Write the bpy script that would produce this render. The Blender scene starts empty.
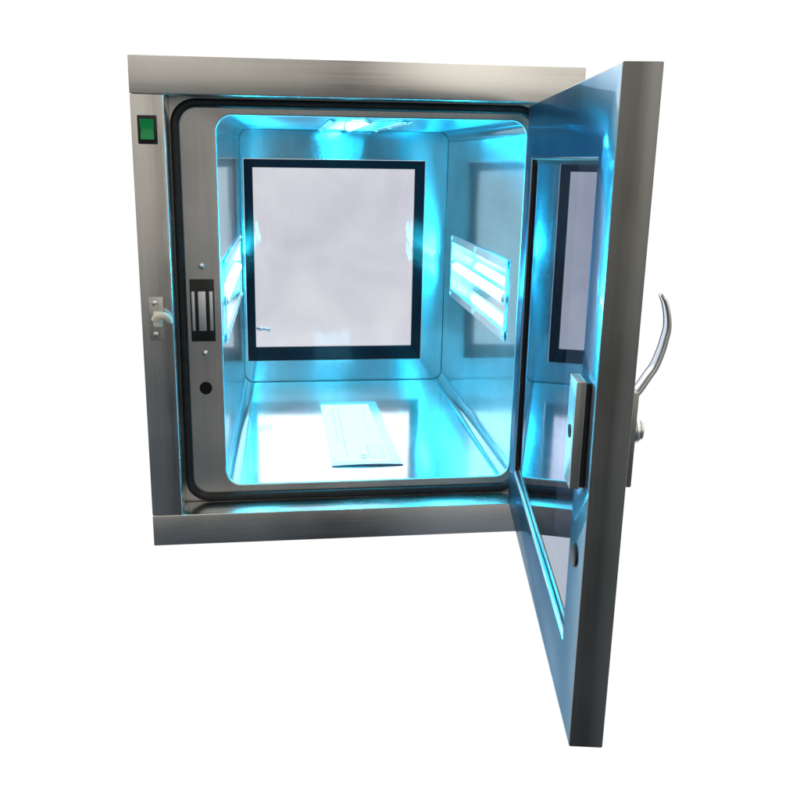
import bpy, bmesh, math, random
from mathutils import Vector, Matrix
random.seed(4)
sc = bpy.context.scene
PI = math.pi

# ------------------------------------------------------------------ camera
cd = bpy.data.cameras.new('camera')
cam = bpy.data.objects.new('camera', cd)
sc.collection.objects.link(cam)
cam.location = (0.17418, -0.97669, 0.49258)
cam.rotation_euler = (1.3386, -0.01425, -0.11508)
cd.sensor_width = 36.0
cd.lens = 36.0 * 804.77 / 800.0
cd.shift_x = (400 - 380.70) / 800.0
cd.shift_y = (346.82 - 400) / 800.0
cd.clip_start = 0.02
cd.clip_end = 100.0
sc.camera = cam

# ------------------------------------------------------------------ surroundings: white backdrop behind, dim room in front
world = bpy.data.worlds.new('World')
sc.world = world
world.use_nodes = True
wn, wl = world.node_tree.nodes, world.node_tree.links
wn.clear()


def ramp(nodes, stops, interp='LINEAR'):
    r = nodes.new('ShaderNodeValToRGB')
    cr = r.color_ramp
    cr.interpolation = interp
    while len(cr.elements) < len(stops):
        cr.elements.new(0.5)
    for e, (p, c) in zip(cr.elements, stops):
        e.position = p
        e.color = (c[0], c[1], c[2], 1) if isinstance(c, (tuple, list)) else (c, c, c, 1)
    return r


def build_world():
    tc = wn.new('ShaderNodeTexCoord')
    sp = wn.new('ShaderNodeSeparateXYZ')
    wl.new(tc.outputs['Generated'], sp.inputs[0])

    def half(sock):                       # -1..1 -> 0..1
        m = wn.new('ShaderNodeMath'); m.operation = 'MULTIPLY_ADD'
        m.inputs[1].default_value = 0.5; m.inputs[2].default_value = 0.5
        wl.new(sock, m.inputs[0]); return m.outputs[0]
    # the room in front of the cabinet: pale ceiling, darker towards the floor
    rz = ramp(wn, [(0.0, (.040, .048, .056)), (0.20, (.064, .076, .090)), (0.32, (.090, .102, .115)),
                   (0.41, (.135, .14, .14)), (0.46, (.21, .205, .19)), (0.505, (.43, .405, .365)), (0.60, (.49, .465, .425)), (1.0, (.7, .68, .62))])
    wl.new(half(sp.outputs['Z']), rz.inputs[0])
    # darker where the photographer stands, brighter window light to the right
    rx = ramp(wn, [(0.0, .8), (0.36, 1.5), (0.44, 1.25), (0.475, 1.0), (0.505, .50), (0.535, .32), (0.565, .6), (0.59, 2.0), (0.66, 3.1), (0.78, 1.8), (1.0, .8)])
    wl.new(half(sp.outputs['X']), rx.inputs[0])
    nz = wn.new('ShaderNodeTexNoise'); nz.inputs['Scale'].default_value = 3.2; nz.inputs['Detail'].default_value = 3
    wl.new(tc.outputs['Generated'], nz.inputs['Vector'])
    nr = ramp(wn, [(0.3, .75), (0.7, 1.25)])
    wl.new(nz.outputs['Fac'], nr.inputs[0])
    m1 = wn.new('ShaderNodeMix'); m1.data_type = 'RGBA'; m1.blend_type = 'MULTIPLY'; m1.clamp_result = False
    m1.inputs['Factor'].default_value = 1
    wl.new(rz.outputs[0], m1.inputs['A']); wl.new(rx.outputs[0], m1.inputs['B'])
    m2 = wn.new('ShaderNodeMix'); m2.data_type = 'RGBA'; m2.blend_type = 'MULTIPLY'; m2.clamp_result = False
    m2.inputs['Factor'].default_value = 1
    wl.new(m1.outputs['Result'], m2.inputs['A']); wl.new(nr.outputs[0], m2.inputs['B'])
    # white backdrop behind the cabinet
    ry = ramp(wn, [(0.50, 0.0), (0.58, 1.0)])
    wl.new(half(sp.outputs['Y']), ry.inputs[0])
    m3 = wn.new('ShaderNodeMix'); m3.data_type = 'RGBA'; m3.clamp_result = False
    wl.new(ry.outputs[0], m3.inputs['Factor'])
    wl.new(m2.outputs['Result'], m3.inputs['A'])
    rb = ramp(wn, [(0.55, 1.02), (0.62, 2.6), (0.75, 2.6), (1.0, 1.2)])      # brighter overhead, where the lights are
    wl.new(half(sp.outputs['Z']), rb.inputs[0])
    wl.new(rb.outputs[0], m3.inputs['B'])
    bg = wn.new('ShaderNodeBackground')
    wl.new(m3.outputs['Result'], bg.inputs['Color'])
    bg.inputs['Strength'].default_value = 1.0
    out = wn.new('ShaderNodeOutputWorld')
    wl.new(bg.outputs[0], out.inputs[0])


build_world()

vs = sc.view_settings
vs.view_transform = 'Standard'
vs.look = 'None'
vs.exposure = 0.0
vs.gamma = 1.0
sc.cycles.use_denoising = True
sc.cycles.max_bounces = 14
sc.cycles.glossy_bounces = 12
sc.cycles.transparent_max_bounces = 16
sc.cycles.sample_clamp_indirect = 20.0

UV = (0.026, 0.68, 1.0)
UV_STRENGTH = 78.0

# ------------------------------------------------------------------ materials


def mat(name):
    m = bpy.data.materials.new(name)
    m.use_nodes = True
    return m, m.node_tree.nodes, m.node_tree.links, m.node_tree.nodes['Principled BSDF']


def steel(name, base, rough, grain=(1, 1, 1), gscale=60, grough=.08, wave=0.0, wscale=6, tint=None, smudge=.06, gbump=.0, haze=0.0, haze_rough=.5, grain_dir=None, grey=.0):
    m, n, l, b = mat(name)
    b.inputs['Base Color'].default_value = (*base, 1)
    b.inputs['Metallic'].default_value = 1
    if tint:
        b.inputs['Specular Tint'].default_value = (*tint, 1)
    tc = n.new('ShaderNodeTexCoord')
    mp = n.new('ShaderNodeMapping'); mp.inputs['Scale'].default_value = grain
    l.new(tc.outputs['Object'], mp.inputs['Vector'])
    g = n.new('ShaderNodeTexNoise'); g.inputs['Scale'].default_value = gscale; g.inputs['Detail'].default_value = 4
    l.new(mp.outputs[0], g.inputs['Vector'])
    s = n.new('ShaderNodeTexNoise'); s.inputs['Scale'].default_value = 9; s.inputs['Detail'].default_value = 5
    l.new(tc.outputs['Object'], s.inputs['Vector'])
    a = n.new('ShaderNodeMath'); a.operation = 'MULTIPLY_ADD'
    l.new(g.outputs['Fac'], a.inputs[0]); a.inputs[1].default_value = grough; a.inputs[2].default_value = rough - grough * .5 - smudge * .5
    c = n.new('ShaderNodeMath'); c.operation = 'MULTIPLY_ADD'; c.use_clamp = True
    l.new(s.outputs['Fac'], c.inputs[0]); c.inputs[1].default_value = smudge
    l.new(a.outputs[0], c.inputs[2])
    l.new(c.outputs[0], b.inputs['Roughness'])
    # faint staining of the sheet
    mg = n.new('ShaderNodeMath'); mg.operation = 'MULTIPLY_ADD'; mg.inputs[1].default_value = grey
    l.new(g.outputs['Fac'], mg.inputs[0]); l.new(s.outputs['Fac'], mg.inputs[2])
    r = ramp(n, [(0.3 + grey * .5, tuple(x * .86 for x in base)), (0.7 + grey * .5, tuple(min(1, x * 1.10) for x in base))])
    l.new(mg.outputs[0], r.inputs[0]); l.new(r.outputs[0], b.inputs['Base Color'])
    prev = None
    if wave:
        w = n.new('ShaderNodeTexNoise'); w.inputs['Scale'].default_value = wscale; w.inputs['Detail'].default_value = 1
        l.new(tc.outputs['Object'], w.inputs['Vector'])
        bp = n.new('ShaderNodeBump'); bp.inputs['Strength'].default_value = 1; bp.inputs['Distance'].default_value = wave
        l.new(w.outputs['Fac'], bp.inputs['Height']); prev = bp
    if gbump:
        b2 = n.new('ShaderNodeBump'); b2.inputs['Strength'].default_value = 1; b2.inputs['Distance'].default_value = gbump
        l.new(g.outputs['Fac'], b2.inputs['Height'])
        if prev: l.new(prev.outputs[0], b2.inputs['Normal'])
        prev = b2
    if prev: l.new(prev.outputs[0], b.inputs['Normal'])
    if haze:                                  # the soft sheen of rolled steel over its mirror image
        d = n.new('ShaderNodeBsdfPrincipled')
        d.inputs['Metallic'].default_value = 1; d.inputs['Roughness'].default_value = haze_rough
        l.new(r.outputs[0], d.inputs['Base Color'])
        if tint: d.inputs['Specular Tint'].default_value = (*tint, 1)
        if grain_dir:                         # rolled grain draws highlights out into streaks
            cv = n.new('ShaderNodeCombineXYZ')
            for i_ in range(3): cv.inputs[i_].default_value = grain_dir[i_]
            d.inputs['Anisotropic'].default_value = .95
            l.new(cv.outputs[0], d.inputs['Tangent'])
        mx = n.new('ShaderNodeMixShader'); mx.inputs[0].default_value = haze
        o = n['Material Output']
        l.new(b.outputs[0], mx.inputs[1]); l.new(d.outputs[0], mx.inputs[2]); l.new(mx.outputs[0], o.inputs[0])
    return m


def plain(name, col, rough=.5, metal=0, spec=.5, noise=0.0):
    m, n, l, b = mat(name)
    b.inputs['Base Color'].default_value = (*col, 1)
    b.inputs['Roughness'].default_value = rough
    b.inputs['Metallic'].default_value = metal
    b.inputs['Specular IOR Level'].default_value = spec
    if noise:
        tc = n.new('ShaderNodeTexCoord'); t = n.new('ShaderNodeTexNoise')
        t.inputs['Scale'].default_value = 70; t.inputs['Detail'].default_value = 5
        l.new(tc.outputs['Object'], t.inputs['Vector'])
        r = ramp(n, [(0.3, tuple(x * (1 - noise) for x in col)), (0.7, tuple(min(1, x * (1 + noise)) for x in col))])
        l.new(t.outputs['Fac'], r.inputs[0]); l.new(r.outputs[0], b.inputs['Base Color'])
    return m


def pane(name, tint, tint2, refl_lo, refl_hi, rough=.01, scale=6, gcol=(1, 1, 1), wrinkle=0.0):
    """thin window pane: tinted see-through, mirror-like towards grazing angles"""
    m = bpy.data.materials.new(name); m.use_nodes = True
    n, l = m.node_tree.nodes, m.node_tree.links
    n.clear()
    o = n.new('ShaderNodeOutputMaterial')
    t = n.new('ShaderNodeBsdfTransparent'); g = n.new('ShaderNodeBsdfGlossy')
    g.inputs['Roughness'].default_value = rough; g.inputs['Color'].default_value = (*gcol, 1)
    tc = n.new('ShaderNodeTexCoord'); z = n.new('ShaderNodeTexNoise'); z.inputs['Scale'].default_value = scale
    z.inputs['Detail'].default_value = 3; z.inputs['Distortion'].default_value = .6
    l.new(tc.outputs['Object'], z.inputs['Vector'])
    r = ramp(n, [(0.3, tint), (0.68, tint2)]); l.new(z.outputs['Fac'], r.inputs[0]); l.new(r.outputs[0], t.inputs['Color'])
    if wrinkle:
        mp = n.new('ShaderNodeMapping'); mp.inputs['Scale'].default_value = (1, 1, .35); mp.inputs['Rotation'].default_value = (0, .5, 0)
        l.new(tc.outputs['Object'], mp.inputs['Vector'])
        wz = n.new('ShaderNodeTexNoise'); wz.inputs['Scale'].default_value = 30; wz.inputs['Detail'].default_value = 2
        l.new(mp.outputs[0], wz.inputs['Vector'])
        bp = n.new('ShaderNodeBump'); bp.inputs['Distance'].default_value = wrinkle
        l.new(wz.outputs['Fac'], bp.inputs['Height']); l.new(bp.outputs[0], g.inputs['Normal'])
    lw = n.new('ShaderNodeFresnel'); lw.inputs['IOR'].default_value = 1.5
    k = n.new('ShaderNodeMath'); k.operation = 'MULTIPLY_ADD'; k.use_clamp = True
    l.new(lw.outputs[0], k.inputs[0]); k.inputs[1].default_value = refl_hi; k.inputs[2].default_value = refl_lo
    mx = n.new('ShaderNodeMixShader')
    l.new(k.outputs[0], mx.inputs[0]); l.new(t.outputs[0], mx.inputs[1]); l.new(g.outputs[0], mx.inputs[2])
    l.new(mx.outputs[0], o.inputs[0])
    return m


M = {}
M['front'] = steel('brushed_steel', (.66, .65, .625), .26, (.03, 1, 1), 260, .10, smudge=.22, gbump=.00003, grey=.35)
M['front_v'] = steel('brushed_steel_upright', (.66, .65, .625), .26, (1, 1, .03), 260, .10, smudge=.22, gbump=.00003, grey=.35)
M['panel'] = steel('brushed_steel_recess', (.55, .54, .53), .36, (1, 1, .03), 260, .08, smudge=.12, grey=.25)
M['liner'] = steel('polished_liner_cyan_lit', (.27, .66, .76), .09, (1, .03, 1), 200, .05, wave=.0022, wscale=6, smudge=.06, haze=.50, haze_rough=.29, grey=.3, grain_dir=(.03, .15, 1))  # base colour carries the cyan of the lamp light on plain steel
M['rear'] = steel('polished_rear_door_cyan_lit', (.34, .56, .64), .10, (1, 1, .03), 200, .06, wave=.0020, wscale=6, smudge=.06, haze=.46, haze_rough=.27, grey=.3, grain_dir=(.03, .15, 1))  # cyan lamp light put into the base colour here too
M['door_inner'] = steel('blue_reflection_steel', (.70, .74, .78), .05, (1, 1, .03), 160, .05, wave=.0012, wscale=7, tint=(.10, .20, .32), smudge=.08, haze=.50, haze_rough=.30, grain_dir=(.03, .15, 1), grey=.2)  # blue tint painted on bare steel, standing for a dim room's reflection
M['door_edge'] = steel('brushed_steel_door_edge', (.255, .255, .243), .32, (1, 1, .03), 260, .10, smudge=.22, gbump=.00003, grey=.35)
M['reflector'] = steel('polished_reflector', (.86, .87, .88), .17, (1, .03, 1), 200, .04, wave=.0004, wscale=9, smudge=.04)
M['sill'] = steel('bright_steel_sill', (.80, .83, .85), .30, (.05, 1, 1), 160, .08)
M['chrome'] = plain('chrome', (.85, .85, .86), .07, 1)
M['screw'] = plain('screw_steel', (.75, .75, .75), .22, 1)
M['dull_metal'] = plain('dull_plated_steel', (.55, .54, .50), .42, 1, noise=.15)
M['cast'] = plain('pale_cast_latch', (.72, .68, .58), .42, .1, noise=.15)
M['rubber'] = plain('black_rubber', (.010, .011, .013), .42, 0, .4, .3)
M['black'] = plain('black_plastic', (.010, .011, .012), .35, 0, .4)
M['border'] = plain('black_printed_border', (.006, .004, .006), .14, 0, .2)
M['bar'] = steel('magnet_bar', (.72, .72, .72), .5, (1, 1, .05), 200, .1)
M['armature'] = steel('armature_steel', (.42, .42, .40), .42, (1, 1, .05), 200, .1)
M['armature_face'] = steel('armature_face', (.70, .78, .80), .3, (1, 1, .05), 200, .1)
M['seam'] = plain('dark_seam', (.02, .02, .02), .7)
M['paper'] = plain('paper', (.82, .84, .83), .6, noise=.02)
_b = M['paper'].node_tree.nodes['Principled BSDF']      # added glow stands in for window light reflected white off the paper
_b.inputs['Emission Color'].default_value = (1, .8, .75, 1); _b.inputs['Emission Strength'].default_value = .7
M['floor'] = steel('polished_steel_floor', (.84, .86, .87), .11, (1, .03, 1), 200, .04, wave=.0008, wscale=5, smudge=.04, haze=.25, haze_rough=.36, grain_dir=(0, 1, 0))
M['print'] = plain('printed_ink', (.16, .30, .28), .6)
M['edge_shade'] = plain('dark_blue_edge_shade', (.008, .016, .045), .3)  # painted shade below the sleeve's front edge
M['hole'] = plain('dark_hole', (.006, .007, .008), .6, 0, .2)
M['rear_pane'] = pane('rear_window_glass', (.56, .56, .65), (.72, .72, .78), .03, .8, .07, wrinkle=.0013)
M['door_pane'] = pane('door_window_glass', (.03, .05, .09), (.05, .07, .11), .26, .8, .012, gcol=(.76, .84, .98))  # dark blue tint stands in for the dim room beyond and mirrored


def green_switch():
    m, n, l, b = mat('green_switch_plastic')
    b.inputs['Base Color'].default_value = (.004, .20, .055, 1)
    b.inputs['Roughness'].default_value = .38
    b.inputs['Emission Color'].default_value = (.0, .35, .09, 1)
    b.inputs['Emission Strength'].default_value = .18      # lit rocker
    return m


M['green'] = green_switch()


def tube_mat(k):
    m = bpy.data.materials.new('glowing_tube'); m.use_nodes = True
    n, l = m.node_tree.nodes, m.node_tree.links; n.clear()
    e = n.new('ShaderNodeEmission'); e.inputs['Color'].default_value = (*UV, 1); e.inputs['Strength'].default_value = UV_STRENGTH * k
    o = n.new('ShaderNodeOutputMaterial'); l.new(e.outputs[0], o.inputs[0])
    return m


M['tube'], M['tube_left'], M['tube_top'] = tube_mat(1.0), tube_mat(1.7), tube_mat(1.25)


def sleeve_mat():
    m = bpy.data.materials.new('clear_plastic_sleeve'); m.use_nodes = True
    n, l = m.node_tree.nodes, m.node_tree.links; n.clear()
    o = n.new('ShaderNodeOutputMaterial'); t = n.new('ShaderNodeBsdfTransparent'); t.inputs[0].default_value = (.93, .95, .96, 1)
    g = n.new('ShaderNodeBsdfPrincipled'); g.inputs['Base Color'].default_value = (.7, .74, .77, 1); g.inputs['Roughness'].default_value = .25
    mx = n.new('ShaderNodeMixShader'); mx.inputs[0].default_value = .25
    l.new(t.outputs[0], mx.inputs[1]); l.new(g.outputs[0], mx.inputs[2]); l.new(mx.outputs[0], o.inputs[0])
    return m


M['sleeve'] = sleeve_mat()

# ------------------------------------------------------------------ mesh helpers


def link(name, bm, m, parent=None, loc=None, smooth=None, recalc=True):
    """bm is in the parent's local coordinates"""
    if recalc:
        bmesh.ops.recalc_face_normals(bm, faces=bm.faces[:])
    me = bpy.data.meshes.new(name)
    bm.to_mesh(me); bm.free()
    ms = m if isinstance(m, (list, tuple)) else [m]
    for k in ms: me.materials.append(k)
    if smooth is not None:
        for p in me.polygons: p.use_smooth = True
        me.set_sharp_from_angle(angle=math.radians(smooth))
    o = bpy.data.objects.new(name, me)
    sc.collection.objects.link(o)
    if parent: o.parent = parent
    if loc is not None: o.location = loc
    return o


def box(bm, a, b, bevel=0.0, seg=2):
    a, b = Vector(a), Vector(b)
    r = bmesh.ops.create_cube(bm, size=1)
    vv = r['verts']
    c = (a + b) / 2; s = b - a
    for v in vv:
        v.co = Vector((c[i] + v.co[i] * s[i] for i in range(3)))
    if bevel:
        es = list({e for v in vv for e in v.link_edges})
        bmesh.ops.bevel(bm, geom=es, offset=bevel, segments=seg, affect='EDGES', profile=.5)


def cyl(bm, p, axis, r, h, seg=28, r2=None, bevel=0):
    """cylinder starting at p and running along axis"""
    axis = Vector(axis).normalized()
    q = axis.to_track_quat('Z', 'Y').to_matrix().to_4x4()
    mt = Matrix.Translation(Vector(p) + axis * h / 2) @ q
    res = bmesh.ops.create_cone(bm, cap_ends=True, segments=seg, radius1=r, radius2=r if r2 is None else r2, depth=h, matrix=mt)
    if bevel:
        es = [e for e in {e for v in res['verts'] for e in v.link_edges} if len(e.link_faces) == 2 and any(len(f.verts) > 4 for f in e.link_faces)]
        bmesh.ops.bevel(bm, geom=es, offset=bevel, segments=2, affect='EDGES', profile=.5)


def dome(bm, p, axis, r, h, seg=20, rings=6, flat=0.0):
    """a round screw head"""
    axis = Vector(axis).normalized()
    q = axis.to_track_quat('Z', 'Y').to_matrix()
    prev = None
    for i in range(rings):
        a = i / (rings) * PI / 2
        ring = [bm.verts.new(Vector(p) + q @ Vector((r * math.cos(a) * math.cos(t), r * math.cos(a) * math.sin(t), h * math.sin(a))))
                for t in [2 * PI * k / seg for k in range(seg)]]
        if prev:
            for k in range(seg): bm.faces.new((prev[k], prev[(k + 1) % seg], ring[(k + 1) % seg], ring[k]))
        prev = ring
    top = bm.verts.new(Vector(p) + axis * h)
    for k in range(seg): bm.faces.new((prev[k], prev[(k + 1) % seg], top))


def rrect(x0, x1, z0, z1, r, n=8):
    """rounded rectangle in (x,z), counter-clockwise, 4*(n+1) points"""
    pts = []
    for cx, cz, a0 in ((x1 - r, z0 + r, -PI / 2), (x1 - r, z1 - r, 0), (x0 + r, z1 - r, PI / 2), (x0 + r, z0 + r, PI)):
        for k in range(n + 1):
            a = a0 + PI / 2 * k / n
            pts.append((cx + r * math.cos(a), cz + r * math.sin(a)))
    return pts


def bridge(bm, A, B):
    n = len(A)
    for k in range(n):
        try: bm.faces.new((A[k], A[(k + 1) % n], B[(k + 1) % n], B[k]))
        except ValueError: pass


def ringv(bm, pts, y, off=(0, 0, 0)):
    return [bm.verts.new((p[0] - off[0], y - off[1], p[1] - off[2])) for p in pts]


def tag(o, label=None, cat=None, group=None, kind=None):
    if label: o['label'] = label
    if cat: o['category'] = cat
    if group: o['group'] = group
    if kind: o['kind'] = kind
    return o


# ------------------------------------------------------------------ dimensions (metres)
W, H = .5328, .600
XL, XR, ZB, ZT = .0376, .4952, .0417, .5581          # door recess
YR = .0423                                            # depth of the recess
OL, OR, OB, OT = .0920, .4766, .0634, .5381           # mouth of the chamber
YB = .5394                                            # far end of the chamber
YE = YB + YR                                          # back of the cabinet
OFF = (W / 2, YE / 2, 0)

cab = bpy.data.objects.new('pass_box', None)
sc.collection.objects.link(cab)
cab.location = OFF
tag(cab, 'brushed steel pass box cabinet with its door swung open and cyan light inside', 'pass box')


def P(p): return (p[0] - OFF[0], p[1] - OFF[1], p[2] - OFF[2])


def cbox(bm, a, b, bevel=0.0, seg=2): box(bm, P(a), P(b), bevel, seg)


# ---- front frame: two rails and two stiles with a hairline seam between them
g = .0004
for z0, z1 in ((ZT, H), (0, ZB)):
    bm = bmesh.new(); cbox(bm, (0, 0, z0), (W, YR - .002, z1), .0011, 3); link('frame_rail', bm, M['front'], cab, smooth=40)
for x0, x1 in ((0, XL), (XR, W)):
    bm = bmesh.new(); cbox(bm, (x0, 0, ZB + g), (x1, YR - .002, ZT - g), .0011, 3); link('frame_stile', bm, M['front_v'], cab, smooth=40)
# ---- outer skin
bm = bmesh.new()
y0 = YR - .002 + .0004
cbox(bm, (.0006, y0, .0006), (.003, YE, H - .0006))
cbox(bm, (W - .003, y0, .0006), (W - .0006, YE, H - .0006))
cbox(bm, (.003, y0, H - .003), (W - .003, YE, H - .0006))
cbox(bm, (.003, y0, .0006), (W - .003, YE, .003))
# frame at the back, around the rear door
cbox(bm, (.003, YB + .004, .003), (XL, YE - .0004, H - .003)); cbox(bm, (XR, YB + .004, .003), (W - .003, YE - .0004, H - .003))
cbox(bm, (XL, YB + .004, ZT), (XR, YE - .0004, H - .003)); cbox(bm, (XL, YB + .004, .003), (XR, YE - .0004, ZB))
link('housing', bm, M['front'], cab)

# ---- back of the recess: a flat steel flange with the chamber mouth in it
NS = 10
bm = bmesh.new()
LIP = .0022
outer = ringv(bm, rrect(XL - .003, XR + .003, ZB - .003, ZT + .003, .0005, NS), YR, OFF)
prev = ringv(bm, rrect(OL - LIP, OR + LIP, OB - LIP, OT + LIP, .020 + LIP, NS), YR, OFF)
bridge(bm, outer, prev)
for k in range(1, 6):
    a = PI / 2 * k / 5
    e = LIP * (1 - math.sin(a))
    cur = ringv(bm, rrect(OL - e, OR + e, OB - e, OT + e, .020 + e, NS), YR + LIP * (1 - math.cos(a)), OFF)
    bridge(bm, prev, cur); prev = cur
link('flange', bm, M['panel'], cab, smooth=35)

# ---- chamber liner: four walls joined by rounded corners, with openings for the three lamps
R = .018
LY0, LY1 = .100, .474        # lamp openings along the depth
LZ0, LZ1 = .2555, .3440      # height of the openings in the side walls
CX0, CX1 = .2430, .3270      # width of the opening in the ceiling
bm = bmesh.new()
y0, y1 = YR + LIP, YB


def quad(bm, *pts, mi=0, flat=False):
    f = bm.faces.new([bm.verts.new(P(p)) for p in pts]); f.material_index = mi
    return f


def wall_with_hole(bm, f, a0, a1, h0, h1):
    """f(y, a) gives the point; the wall spans a0..a1, its opening h0..h1 and LY0..LY1"""
    for ya, yb_, aa, ab in ((y0, LY0, a0, a1), (LY1, y1, a0, a1), (LY0, LY1, a0, h0), (LY0, LY1, h1, a1)):
        n = 1
        quad(bm, f(ya, aa), f(yb_, aa), f(yb_, ab), f(ya, ab))


wall_with_hole(bm, lambda y, a: (OL, y, a), OB + R, OT - R, LZ0, LZ1)
wall_with_hole(bm, lambda y, a: (OR, y, a), OB + R, OT - R, LZ0, LZ1)
wall_with_hole(bm, lambda y, a: (a, y, OT), OL + R, OR - R, CX0, CX1)
quad(bm, (OL + R, y0, OB), (OR - R, y0, OB), (OR - R, y1, OB), (OL + R, y1, OB), mi=1)
for cx, cz, a0 in ((OR - R, OB + R, -PI / 2), (OR - R, OT - R, 0), (OL + R, OT - R, PI / 2), (OL + R, OB + R, PI)):
    pr = None
    for k in range(9):
        a = a0 + PI / 2 * k / 8
        x, z = cx + R * math.cos(a), cz + R * math.sin(a)
        cur = [bm.verts.new(P((x, y0, z))), bm.verts.new(P((x, y1, z)))]
        if pr: bm.faces.new((pr[0], pr[1], cur[1], cur[0]))
        pr = cur
bmesh.ops.remove_doubles(bm, verts=bm.verts[:], dist=1e-6)
# the fine gap between the rounded mouth (radius 20) and the liner (radius 18)
pa = ringv(bm, rrect(OL, OR, OB, OT, .020, NS), y0 - .0003, OFF)
pb = ringv(bm, rrect(OL, OR, OB, OT, R, NS), y0, OFF)
bridge(bm, pa, pb)
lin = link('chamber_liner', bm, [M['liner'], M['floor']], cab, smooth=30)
for p in lin.data.polygons:
    nx = p.normal
    p.use_smooth = max(abs(nx.x), abs(nx.y), abs(nx.z)) < .99999

# ---- front gasket: rounded black seal round the flange
bm = bmesh.new()
prev = None; first = None
gx0, gx1, gz0, gz1 = XL + .0006, XR - .0006, ZB + .0008, ZT - .0008
gw = .0108
for k in range(9):
    a = PI * k / 8
    e = gw / 2 * (1 - math.cos(a))
    yy = YR + .0004 - .0070 * math.sin(a) ** .6
    cur = ringv(bm, rrect(gx0 + e, gx1 - e, gz0 + e, gz1 - e, .031 - e * .95, NS), yy, OFF)
    if prev: bridge(bm, prev, cur)
    prev = cur
link('door_gasket', bm, M['rubber'], cab, smooth=50)

# ---- rear door closing the far end, with its window
rd_x0, rd_x1, rd_z0, rd_z1 = XL + .002, XR - .002, ZB + .002, ZT - .002
WX0, WX1, WZ0, WZ1 = .0978, .4345, .1052, .4860
YD = YB + .0045
bm = bmesh.new()
YT = YE - .004
for yy in (YD, YT):
    for a, b in (((rd_x0, rd_z0), (WX0, rd_z1)), ((WX1, rd_z0), (rd_x1, rd_z1)), ((WX0, rd_z0), (WX1, WZ0)), ((WX0, WZ1), (WX1, rd_z1))):
        quad(bm, (a[0], yy, a[1]), (b[0], yy, a[1]), (b[0], yy, b[1]), (a[0], yy, b[1]))
for (a, b, c, d) in ((rd_x0, rd_x1, rd_z0, rd_z1), (WX0, WX1, WZ0, WZ1)):
    quad(bm, (a, YD, c), (b, YD, c), (b, YT, c), (a, YT, c)); quad(bm, (a, YD, d), (b, YD, d), (b, YT, d), (a, YT, d))
    quad(bm, (a, YD, c), (a, YT, c), (a, YT, d), (a, YD, d)); quad(bm, (b, YD, c), (b, YT, c), (b, YT, d), (b, YD, d))
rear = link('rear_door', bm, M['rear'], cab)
# seal between liner and rear door
bm = bmesh.new(); prev = None
for k in range(7):
    a = PI * k / 6
    e = -.0014 + .0022 * (k / 6)
    cur = ringv(bm, rrect(OL + e, OR - e, OB + e, OT - e, .019 - e, NS), YD - .0005 - .0034 * math.sin(a), OFF)
    if prev: bridge(bm, prev, cur)
    prev = cur
link('rear_gasket', bm, M['rubber'], cab, smooth=60)
# printed border
BX0, BX1, BZ0, BZ1 = .1145, .4150, .1325, .4702
bm = bmesh.new()
o_ = (WX0 + .0006, WX1 - .0006, WZ0 + .0006, WZ1 - .0006)
for y_a, y_b in ((YD + .001, YD + .006),):
    cbox(bm, (o_[0], y_a, o_[2]), (BX0, y_b, o_[3])); cbox(bm, (BX1, y_a, o_[2]), (o_[1], y_b, o_[3]))
    cbox(bm, (BX0, y_a, o_[2]), (BX1, y_b, BZ0)); cbox(bm, (BX0, y_a, BZ1), (BX1, y_b, o_[3]))
link('window_border', bm, M['border'], rear)
bm = bmesh.new(); quad(bm, (BX0 - .004, YD + .0075, BZ0 - .004), (BX1 + .004, YD + .0075, BZ0 - .004), (BX1 + .004, YD + .0075, BZ1 + .004), (BX0 - .004, YD + .0075, BZ1 + .004))
link('window_pane', bm, M['rear_pane'], rear)
# latch bolt seen through the lower left of the glass, switch box upper left
bm = bmesh.new()
cyl(bm, P((.1150, YD + .020, .1665)), (1, 0, -.12), .0035, .026, 20, bevel=.0008)
cyl(bm, P((.1195, YD + .020, .1660)), (1, 0, -.12), .0056, .006, 20, bevel=.0012)
cyl(bm, P((.1370, YD + .020, .1640)), (1, 0, -.12), .0052, .005, 20, bevel=.0012)
link('latch_bolt', bm, M['screw'], rear, smooth=40)

# ---- lamps: flange frame (part) with reflector trough, tube, sockets and screws (sub-parts)


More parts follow.
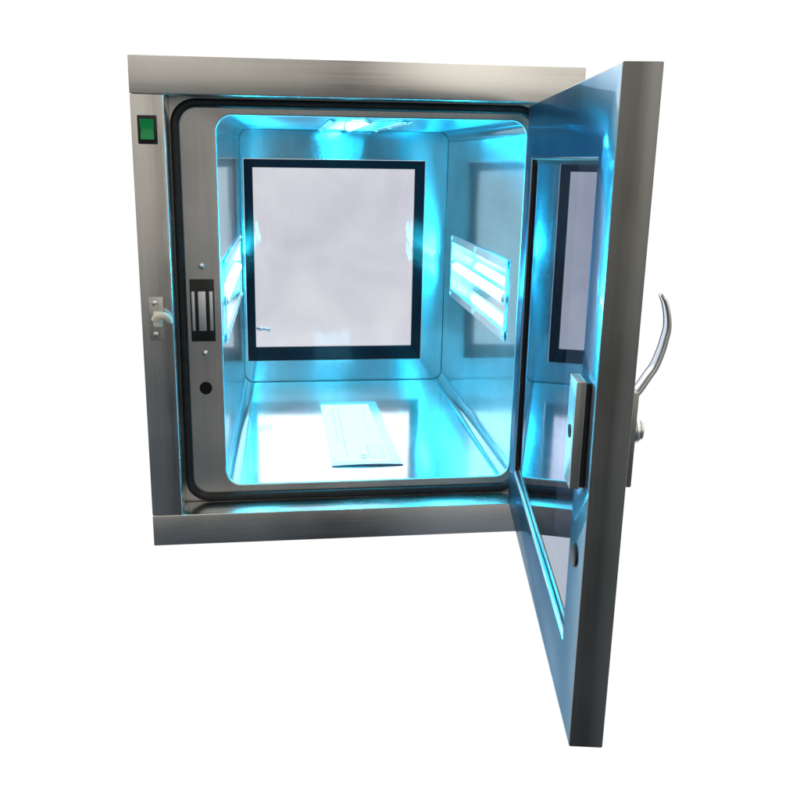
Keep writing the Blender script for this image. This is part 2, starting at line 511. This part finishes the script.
def lamp(to3, h0, h1, tm='tube'):
    """to3(a, d, y): a across the flange, d into the wall (+) or into the chamber (-), y along the depth"""
    c = (h0 + h1) / 2; e = .0125
    bm = bmesh.new()

    def fr(a0, a1, ya, yb_):
        box(bm, *minmax(P(to3(a0, -.0022, ya)), P(to3(a1, .0006 - .0018, yb_))), .0004, 1)
    fr(h0 - e, h0 + .001, LY0 - .006, LY1 + .006); fr(h1 - .001, h1 + e, LY0 - .006, LY1 + .006)
    fr(h0 + .001, h1 - .001, LY0 - .006, LY0 + .003); fr(h0 + .001, h1 - .001, LY1 - .003, LY1 + .006)
    f = link('ultraviolet_lamp', bm, M['sill'], cab, smooth=40)
    D = .026
    bm = bmesh.new()
    pr = [(h0, -.0002), (h0 + .012, D * .75), (h0 + .026, D), (h1 - .026, D), (h1 - .012, D * .75), (h1, -.0002)]
    rows = [[bm.verts.new(P(to3(a, d, y))) for a, d in pr] for y in (LY0, LY1)]
    for k in range(len(pr) - 1): bm.faces.new((rows[0][k], rows[0][k + 1], rows[1][k + 1], rows[1][k]))
    bm.faces.new(rows[0]); bm.faces.new(list(reversed(rows[1])))
    link('reflector', bm, M['reflector'], f)
    bm = bmesh.new()
    ya, yb_ = LY0 + .016, LY1 - .016
    cyl(bm, P(to3(c, .004, ya)), (0, 1, 0), .0075, yb_ - ya, 20)
    link('tube', bm, M[tm], f, smooth=40)
    for y_, s in ((ya, -1), (yb_, 1)):
        bm = bmesh.new()
        cyl(bm, P(to3(c, .004, y_)), (0, s, 0), .0079, .008, 20, bevel=.001)
        cyl(bm, P(to3(c, .004, y_ + s * .008)), (0, s, 0), .0060, .005, 20, bevel=.001)
        link('tube_socket', bm, M['screw'], f, smooth=40)
    nrm = Vector(to3(0, -1, 0)) - Vector(to3(0, 0, 0))
    for a in (h0 - e * .5, h1 + e * .5):
        for y_ in (LY0 + .004, LY1 - .004, (LY0 + LY1) / 2):
            bm = bmesh.new(); dome(bm, P(to3(a, -.0022, y_)), nrm, .0036, .0022); link('screw', bm, M['screw'], f, smooth=60)
    return f


def minmax(a, b): return tuple(min(p, q) for p, q in zip(a, b)), tuple(max(p, q) for p, q in zip(a, b))


lamp(lambda a, d, y: (OR + d, y, a), LZ0, LZ1)
lamp(lambda a, d, y: (OL - d, y, a), LZ0, LZ1, 'tube_left')
lamp(lambda a, d, y: (a, y, OT + d), CX0, CX1, 'tube_top')

# ---- electromagnet and fittings on the flange
bm = bmesh.new(); cbox(bm, (.0535, YR - .0025, .2605), (.0833, YR + .0005, .3400), .0006, 2)
mag = link('door_magnet', bm, M['black'], cab, smooth=40)
for x0, x1 in ((.0554, .0592), (.0634, .0728), (.0772, .0815)):
    bm = bmesh.new(); cbox(bm, (x0, YR - .0038, .2745), (x1, YR - .0020, .3250), .0005, 2); link('pole_bar', bm, M['bar'], mag, smooth=40)
for x, z in ((.0689, .3565), (.0698, .2447)):
    bm = bmesh.new(); dome(bm, P((x, YR + .0001, z)), (0, -1, 0), .0042, .0034, 24, 8)
    link('screw', bm, M['screw'], cab, smooth=60)
bm = bmesh.new()
c0 = [(.0688 + .0078 * math.cos(t), .1982 + .0084 * math.sin(t)) for t in [2 * PI * k / 32 for k in range(32)]]
c1 = [(.0688 + .0066 * math.cos(t), .1982 + .0072 * math.sin(t)) for t in [2 * PI * k / 32 for k in range(32)]]
A = ringv(bm, c0, YR - .0003, OFF); B = ringv(bm, c0, YR - .0012, OFF); C = ringv(bm, c1, YR - .0016, OFF); D = ringv(bm, c1, YR - .0004, OFF)
bridge(bm, A, B); bridge(bm, B, C); bridge(bm, C, D); bm.faces.new(D)
link('rubber_plug', bm, M['hole'], cab, smooth=40)

# ---- green rocker switch on the left stile
bm = bmesh.new(); cbox(bm, (.0075, -.0022, .5029), (.0293, .0006, .5346), .0008, 2)
sw = link('power_switch', bm, M['black'], cab, smooth=40)
bm = bmesh.new()
n = 12; rows = []
for k in range(n + 1):
    z = .5078 + (.5303 - .5078) * k / n
    t = (k / n - .5) * 2
    y = -.0024 - (.0030 * max(0, t) ** 1.2 + .0018 * max(0, -t) ** 1.2)
    rows.append([bm.verts.new(P(p)) for p in ((.0108, -.0015, z), (.0108, y + .0006, z), (.0116, y, z), (.0248, y, z), (.0256, y + .0006, z), (.0256, -.0015, z))])
for r0, r1 in zip(rows, rows[1:]):
    for k in range(5): bm.faces.new((r0[k], r0[k + 1], r1[k + 1], r1[k]))
bm.faces.new(rows[0]); bm.faces.new(list(reversed(rows[-1])))
link('rocker', bm, M['green'], sw, smooth=35)

# ---- latch keeper on the left stile
bm = bmesh.new(); cbox(bm, (.0095, -.0016, .2720), (.0262, .0004, .3250), .0005, 2)
kp = link('latch_keeper', bm, M['dull_metal'], cab, smooth=40)
for z in (.3175, .2795):
    bm = bmesh.new(); dome(bm, P((.0165, -.0016, z)), (0, -1, 0), .0036, .0020); link('screw', bm, M['screw'], kp, smooth=60)
# body of the keeper with its curved claw
bm = bmesh.new()
cbox(bm, (.0150, -.0075, .2890), (.0250, -.0015, .3085), .0018, 3)
cyl(bm, P((.0185, -.0070, .3040)), (0, -1, 0), .0036, .0030, 16, bevel=.0006)
cyl(bm, P((.0185, -.0070, .2935)), (0, -1, 0), .0036, .0026, 16, bevel=.0006)
link('keeper_body', bm, M['cast'], kp, smooth=50)
bm = bmesh.new(); prev = None
NP = 14
for k in range(NP + 1):
    t = k / NP
    a = math.radians(165 - 165 * t)
    cx, cz = .0262, .2945
    rr = .0082
    w = .0058 * (1 - .5 * t) + .0008
    pc = Vector((cx + rr * math.cos(a) * .95, -.0062 - .004 * math.sin(t * PI), cz + rr * 1.15 * math.sin(a)))
    rad = Vector((math.cos(a), 0, math.sin(a)))
    cur = []
    for s in range(10):
        b = 2 * PI * s / 10
        q = pc + rad * (w * math.cos(b)) + Vector((0, 1, 0)) * (.0055 * (1 - .4 * t) * math.sin(b))
        cur.append(bm.verts.new(P(q)))
    if prev: bridge(bm, prev, cur)
    else: bm.faces.new(cur)
    prev = cur
bm.faces.new(list(reversed(prev)))
link('claw', bm, M['cast'], kp, smooth=60)

# ------------------------------------------------------------------ the open door: local x along its width, y towards its outer side
ANG = 1.40499
DW, DT, DB, DTOP = .4638, .0263, .0457, .5540
HX, HY = .4653, .0005
bm = bmesh.new()
U0, U1, V0, V1 = .0472, .4105, .1053, .4942
RB = .0012


def dq(*pts, mi=0):
    f = bm.faces.new([bm.verts.new(p) for p in pts]); f.material_index = mi


# solid slab with a window opening, built as four bars; edges then bevelled
for a, b in (((0, DB), (U0, DTOP)), ((U1, DB), (DW, DTOP)), ((U0, DB), (U1, V0)), ((U0, V1), (U1, DTOP))):
    dq((a[0], 0, a[1]), (b[0], 0, a[1]), (b[0], 0, b[1]), (a[0], 0, b[1]))
    dq((a[0], DT, a[1]), (b[0], DT, a[1]), (b[0], DT, b[1]), (a[0], DT, b[1]))
bmesh.ops.remove_doubles(bm, verts=bm.verts[:], dist=1e-6)
bm.free()
bm = bmesh.new()


def frame_loop(u0, u1, v0, v1, y): return [bm.verts.new(p) for p in ((u0, y, v0), (u1, y, v0), (u1, y, v1), (u0, y, v1))]


def loft(loops, mi):
    for A_, B_, m_ in zip(loops, loops[1:], mi):
        for k in range(4):
            f = bm.faces.new((A_[k], A_[(k + 1) % 4], B_[(k + 1) % 4], B_[k])); f.material_index = m_


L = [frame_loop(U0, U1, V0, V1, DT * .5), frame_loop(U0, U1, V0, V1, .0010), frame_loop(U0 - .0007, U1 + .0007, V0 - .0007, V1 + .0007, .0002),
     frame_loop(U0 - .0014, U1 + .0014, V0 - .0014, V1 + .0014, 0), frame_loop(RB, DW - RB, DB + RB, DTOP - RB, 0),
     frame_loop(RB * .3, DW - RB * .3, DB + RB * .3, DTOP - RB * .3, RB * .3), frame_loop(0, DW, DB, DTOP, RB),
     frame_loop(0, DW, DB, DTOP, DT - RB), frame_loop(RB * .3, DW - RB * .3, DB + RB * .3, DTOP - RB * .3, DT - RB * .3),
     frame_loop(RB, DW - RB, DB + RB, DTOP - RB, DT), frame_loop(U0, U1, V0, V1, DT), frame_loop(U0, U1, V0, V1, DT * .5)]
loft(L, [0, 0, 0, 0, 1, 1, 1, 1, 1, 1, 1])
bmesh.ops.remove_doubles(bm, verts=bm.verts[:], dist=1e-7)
door = link('door', bm, [M['door_inner'], M['door_edge']], cab, smooth=25)
door.location = P((HX, HY, 0))
door.rotation_euler = (0, 0, PI + ANG)

# window in the door: printed border and glass set back from the inner face
yw = .0046
bw = .0060
bl = .0130
bm = bmesh.new()
a0, a1, b0, b1 = U0 + .0004, U1 - .0004, V0 + .0004, V1 - .0004
for (p, q) in (((a0, b0), (a0 + bw, b1)), ((a1 - bw, b0), (a1, b1)), ((a0 + bw, b0), (a1 - bw, b0 + bl)), ((a0 + bw, b1 - bw), (a1 - bw, b1))):
    box(bm, (p[0], yw - .0004, p[1]), (q[0], yw + .006, q[1]))
link('window_border', bm, M['border'], door)
bm = bmesh.new()
f = [bm.verts.new(p) for p in ((a0 + .003, yw, b0 + .003), (a1 - .003, yw, b0 + .003), (a1 - .003, yw, b1 - .003), (a0 + .003, yw, b1 - .003))]; bm.faces.new(f)
link('window_pane', bm, M['door_pane'], door)
# bead along the edge of the glass
bm = bmesh.new()
s = .0022
for (p, q) in (((a0 - .0002, b0 + .0022), (a0 + .0006, b1 - s)), ((a0, b1 - s), (a1 - s, b1)), ((a1 - s, b0 + s), (a1, b1))):
    box(bm, (p[0], .0014, p[1]), (q[0], yw - .0006, q[1]), .0005, 1)
link('window_bead', bm, M['rubber'], door, smooth=40)
bm = bmesh.new(); box(bm, (a0, .0008, b0), (a1, yw - .0006, b0 + .0018), .0006, 2); link('window_sill', bm, M['sill'], door, smooth=40)

# armature plate of the magnetic lock
bm = bmesh.new(); box(bm, (.4185, -.0026, .2535), (.4435, .0004, .3345), .0005, 1); link('rubber_pad', bm, M['rubber'], door, smooth=40)
bm = bmesh.new(); box(bm, (.4180, -.0102, .2525), (.4440, -.0027, .3355), .0008, 2)
for f in bm.faces:
    f.material_index = 1 if f.normal.y < -.7 else 0
arm = link('armature_plate', bm, [M['armature'], M['armature_face']], door, smooth=40)
for z in (.294,):
    bm = bmesh.new(); cyl(bm, (.4310, -.0101, z), (0, -1, 0), .0052, .0006, 24); link('bolt_hole', bm, M['hole'], door, smooth=40)
# round rubber bumper below it
bm = bmesh.new(); cyl(bm, (.4345, .0003, .1945), (0, -1, 0), .0095, .0022, 32, bevel=.0008); link('bumper', bm, M['rubber'], door, smooth=40)
# outer side: lock plate, lever handle, lock cylinder
bm = bmesh.new(); box(bm, (.405, DT - .0003, .2534), (.4400, .0366, .3276), .0012, 2)
link('lock_plate', bm, M['door_edge'], door, smooth=40)
bm = bmesh.new()
path = [(.0362, .3215), (.0401, .3263), (.0458, .3364), (.0502, .3442), (.0538, .3556), (.0555, .3639), (.0568, .3729), (.0560, .3818), (.0537, .3906), (.0501, .3985)]


def crom(pts, n):
    out = []
    q = [pts[0]] + pts + [pts[-1]]
    for i in range(1, len(q) - 2):
        for k in range(n):
            t = k / n
            out.append(tuple(.5 * (2 * q[i][j] + (q[i + 1][j] - q[i - 1][j]) * t + (2 * q[i - 1][j] - 5 * q[i][j] + 4 * q[i + 1][j] - q[i + 2][j]) * t * t
                                   + (3 * q[i][j] - q[i - 1][j] - 3 * q[i + 1][j] + q[i + 2][j]) * t ** 3) for j in (0, 1)))
    out.append(pts[-1]); return out


pp = crom(path, 5); prev = None
for i, (y, z) in enumerate(pp):
    p0, p1 = pp[max(0, i - 1)], pp[min(len(pp) - 1, i + 1)]
    d = Vector((0, p1[0] - p0[0], p1[1] - p0[1])).normalized()
    nn = Vector((0, d.z, -d.y))
    t = i / (len(pp) - 1)
    hw = .0080 * (1 - .25 * t) * (1 if i < len(pp) - 2 else (.8 if i == len(pp) - 2 else .45))
    th = .0027 * (1 - .25 * t)
    cur = []
    for k in range(16):
        a = 2 * PI * k / 16
        ca, sa = math.cos(a), math.sin(a)
        cu = math.copysign(abs(ca) ** .6, ca); su = math.copysign(abs(sa) ** .8, sa)
        cur.append(bm.verts.new(Vector((.4230 + hw * cu, y, z)) + nn * (th * su)))
    if prev: bridge(bm, prev, cur)
    else: bm.faces.new(cur)
    prev = cur
bm.faces.new(list(reversed(prev)))
link('handle', bm, M['chrome'], door, smooth=60)
bm = bmesh.new()
cyl(bm, (.4230, .0364, .2947), (0, 1, 0), .0116, .0056, 32, bevel=.0012)
cyl(bm, (.4230, .0418, .2947), (0, 1, 0), .0092, .0030, 32, bevel=.0008)
link('lock_cylinder', bm, M['screw'], door, smooth=40)
# hinge knuckles on the right stile
for z in (.12, .48):
    bm = bmesh.new()
    for k in range(3): cyl(bm, (-.0020, DT + .0040, z - .03 + k * .0203), (0, 0, 1), .0042, .0197, 20, bevel=.0006)
    link('hinge', bm, M['screw'], door, smooth=40)

# ------------------------------------------------------------------ printed sheet in a clear sleeve on the chamber floor
doc = bpy.data.objects.new('document_sleeve', None)
sc.collection.objects.link(doc)
DX, DY, DZ = .285, .24, OB
doc.location = (DX, DY, DZ)
tag(doc, 'narrow printed paper sheet in a clear plastic sleeve lying on the shiny chamber floor', 'document')


def curved_sheet(x0, x1, y0, y1, z, lift, nx=16, ny=12, skew=0.0):
    b = bmesh.new(); rows = []
    for j in range(ny + 1):
        v = j / ny
        row = []
        for i in range(nx + 1):
            u = i / nx
            x = x0 + (x1 - x0) * u + skew * v
            zz = z + lift * math.exp(-v * 14) * math.sin(u * PI)
            row.append(b.verts.new((x - DX, y0 + (y1 - y0) * v - DY, zz - DZ)))
        rows.append(row)
    for j in range(ny):
        for i in range(nx): b.faces.new((rows[j][i], rows[j][i + 1], rows[j + 1][i + 1], rows[j + 1][i]))
    return b


link('sleeve', curved_sheet(.2355, .3360, .0945, .4000, OB + .0014, .0020, skew=-.006), M['sleeve'], doc, smooth=60)
bm = curved_sheet(.2372, .3205, .1130, .3850, OB + .0006, .0016, skew=-.006)
zp = OB + .00095


def mark(x0, x1, y0, y1):
    f = bm.faces.new([bm.verts.new((x - DX, y - DY, zp - DZ + .0017 * math.exp(-(y - .113) / .272 * 14))) for x, y in ((x0, y0), (x1, y0), (x1, y1), (x0, y1))])
    f.material_index = 1


for col, n_, y_a, y_b in ((.2592, 26, .128, .36), (.2502, 14, .20, .36), (.3010, 8, .22, .36)):
    for k in range(n_):
        y = y_a + (y_b - y_a) * k / n_
        w = random.uniform(.0012, .0030)
        mark(col - w / 2, col + w / 2, y, y + .0030)
for y in (.1190, .1290, .1390, .1500, .1640, .1760):
    mark(.2915, .3130 - random.uniform(0, .004), y, y + .0009)
mark(.2915, .2923, .119, .176)
for k in range(7): mark(.3125, .3140, .120 + k * .008, .1235 + k * .008)
for y, h in ((.1170, .0055), (.1300, .0045)): mark(.2790, .2865, y, y + h)
mark(.2395, .2425, .1165, .1200)
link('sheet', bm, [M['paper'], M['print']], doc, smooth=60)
# dark strip added as the shade under the sleeve's lifted front edge
bm = bmesh.new(); prev = None
for k in range(25):
    t = k / 24
    x = .2345 + (.3365 - .2345) * t
    hgt = .0004 + .0016 * math.sin(PI * t) ** .8
    cur = [bm.verts.new((x - DX, .0935 + dy - DY, OB + .0004 + dz - DZ)) for dy, dz in ((0, 0), (-.0006, hgt), (.0012, hgt * 1.25), (.0030, hgt), (.0030, 0))]
    if prev:
        for i in range(5): bm.faces.new((prev[i], prev[(i + 1) % 5], cur[(i + 1) % 5], cur[i]))
    else: bm.faces.new(cur)
    prev = cur
bm.faces.new(list(reversed(prev)))
link('edge_shade_strip', bm, M['edge_shade'], doc, smooth=60)
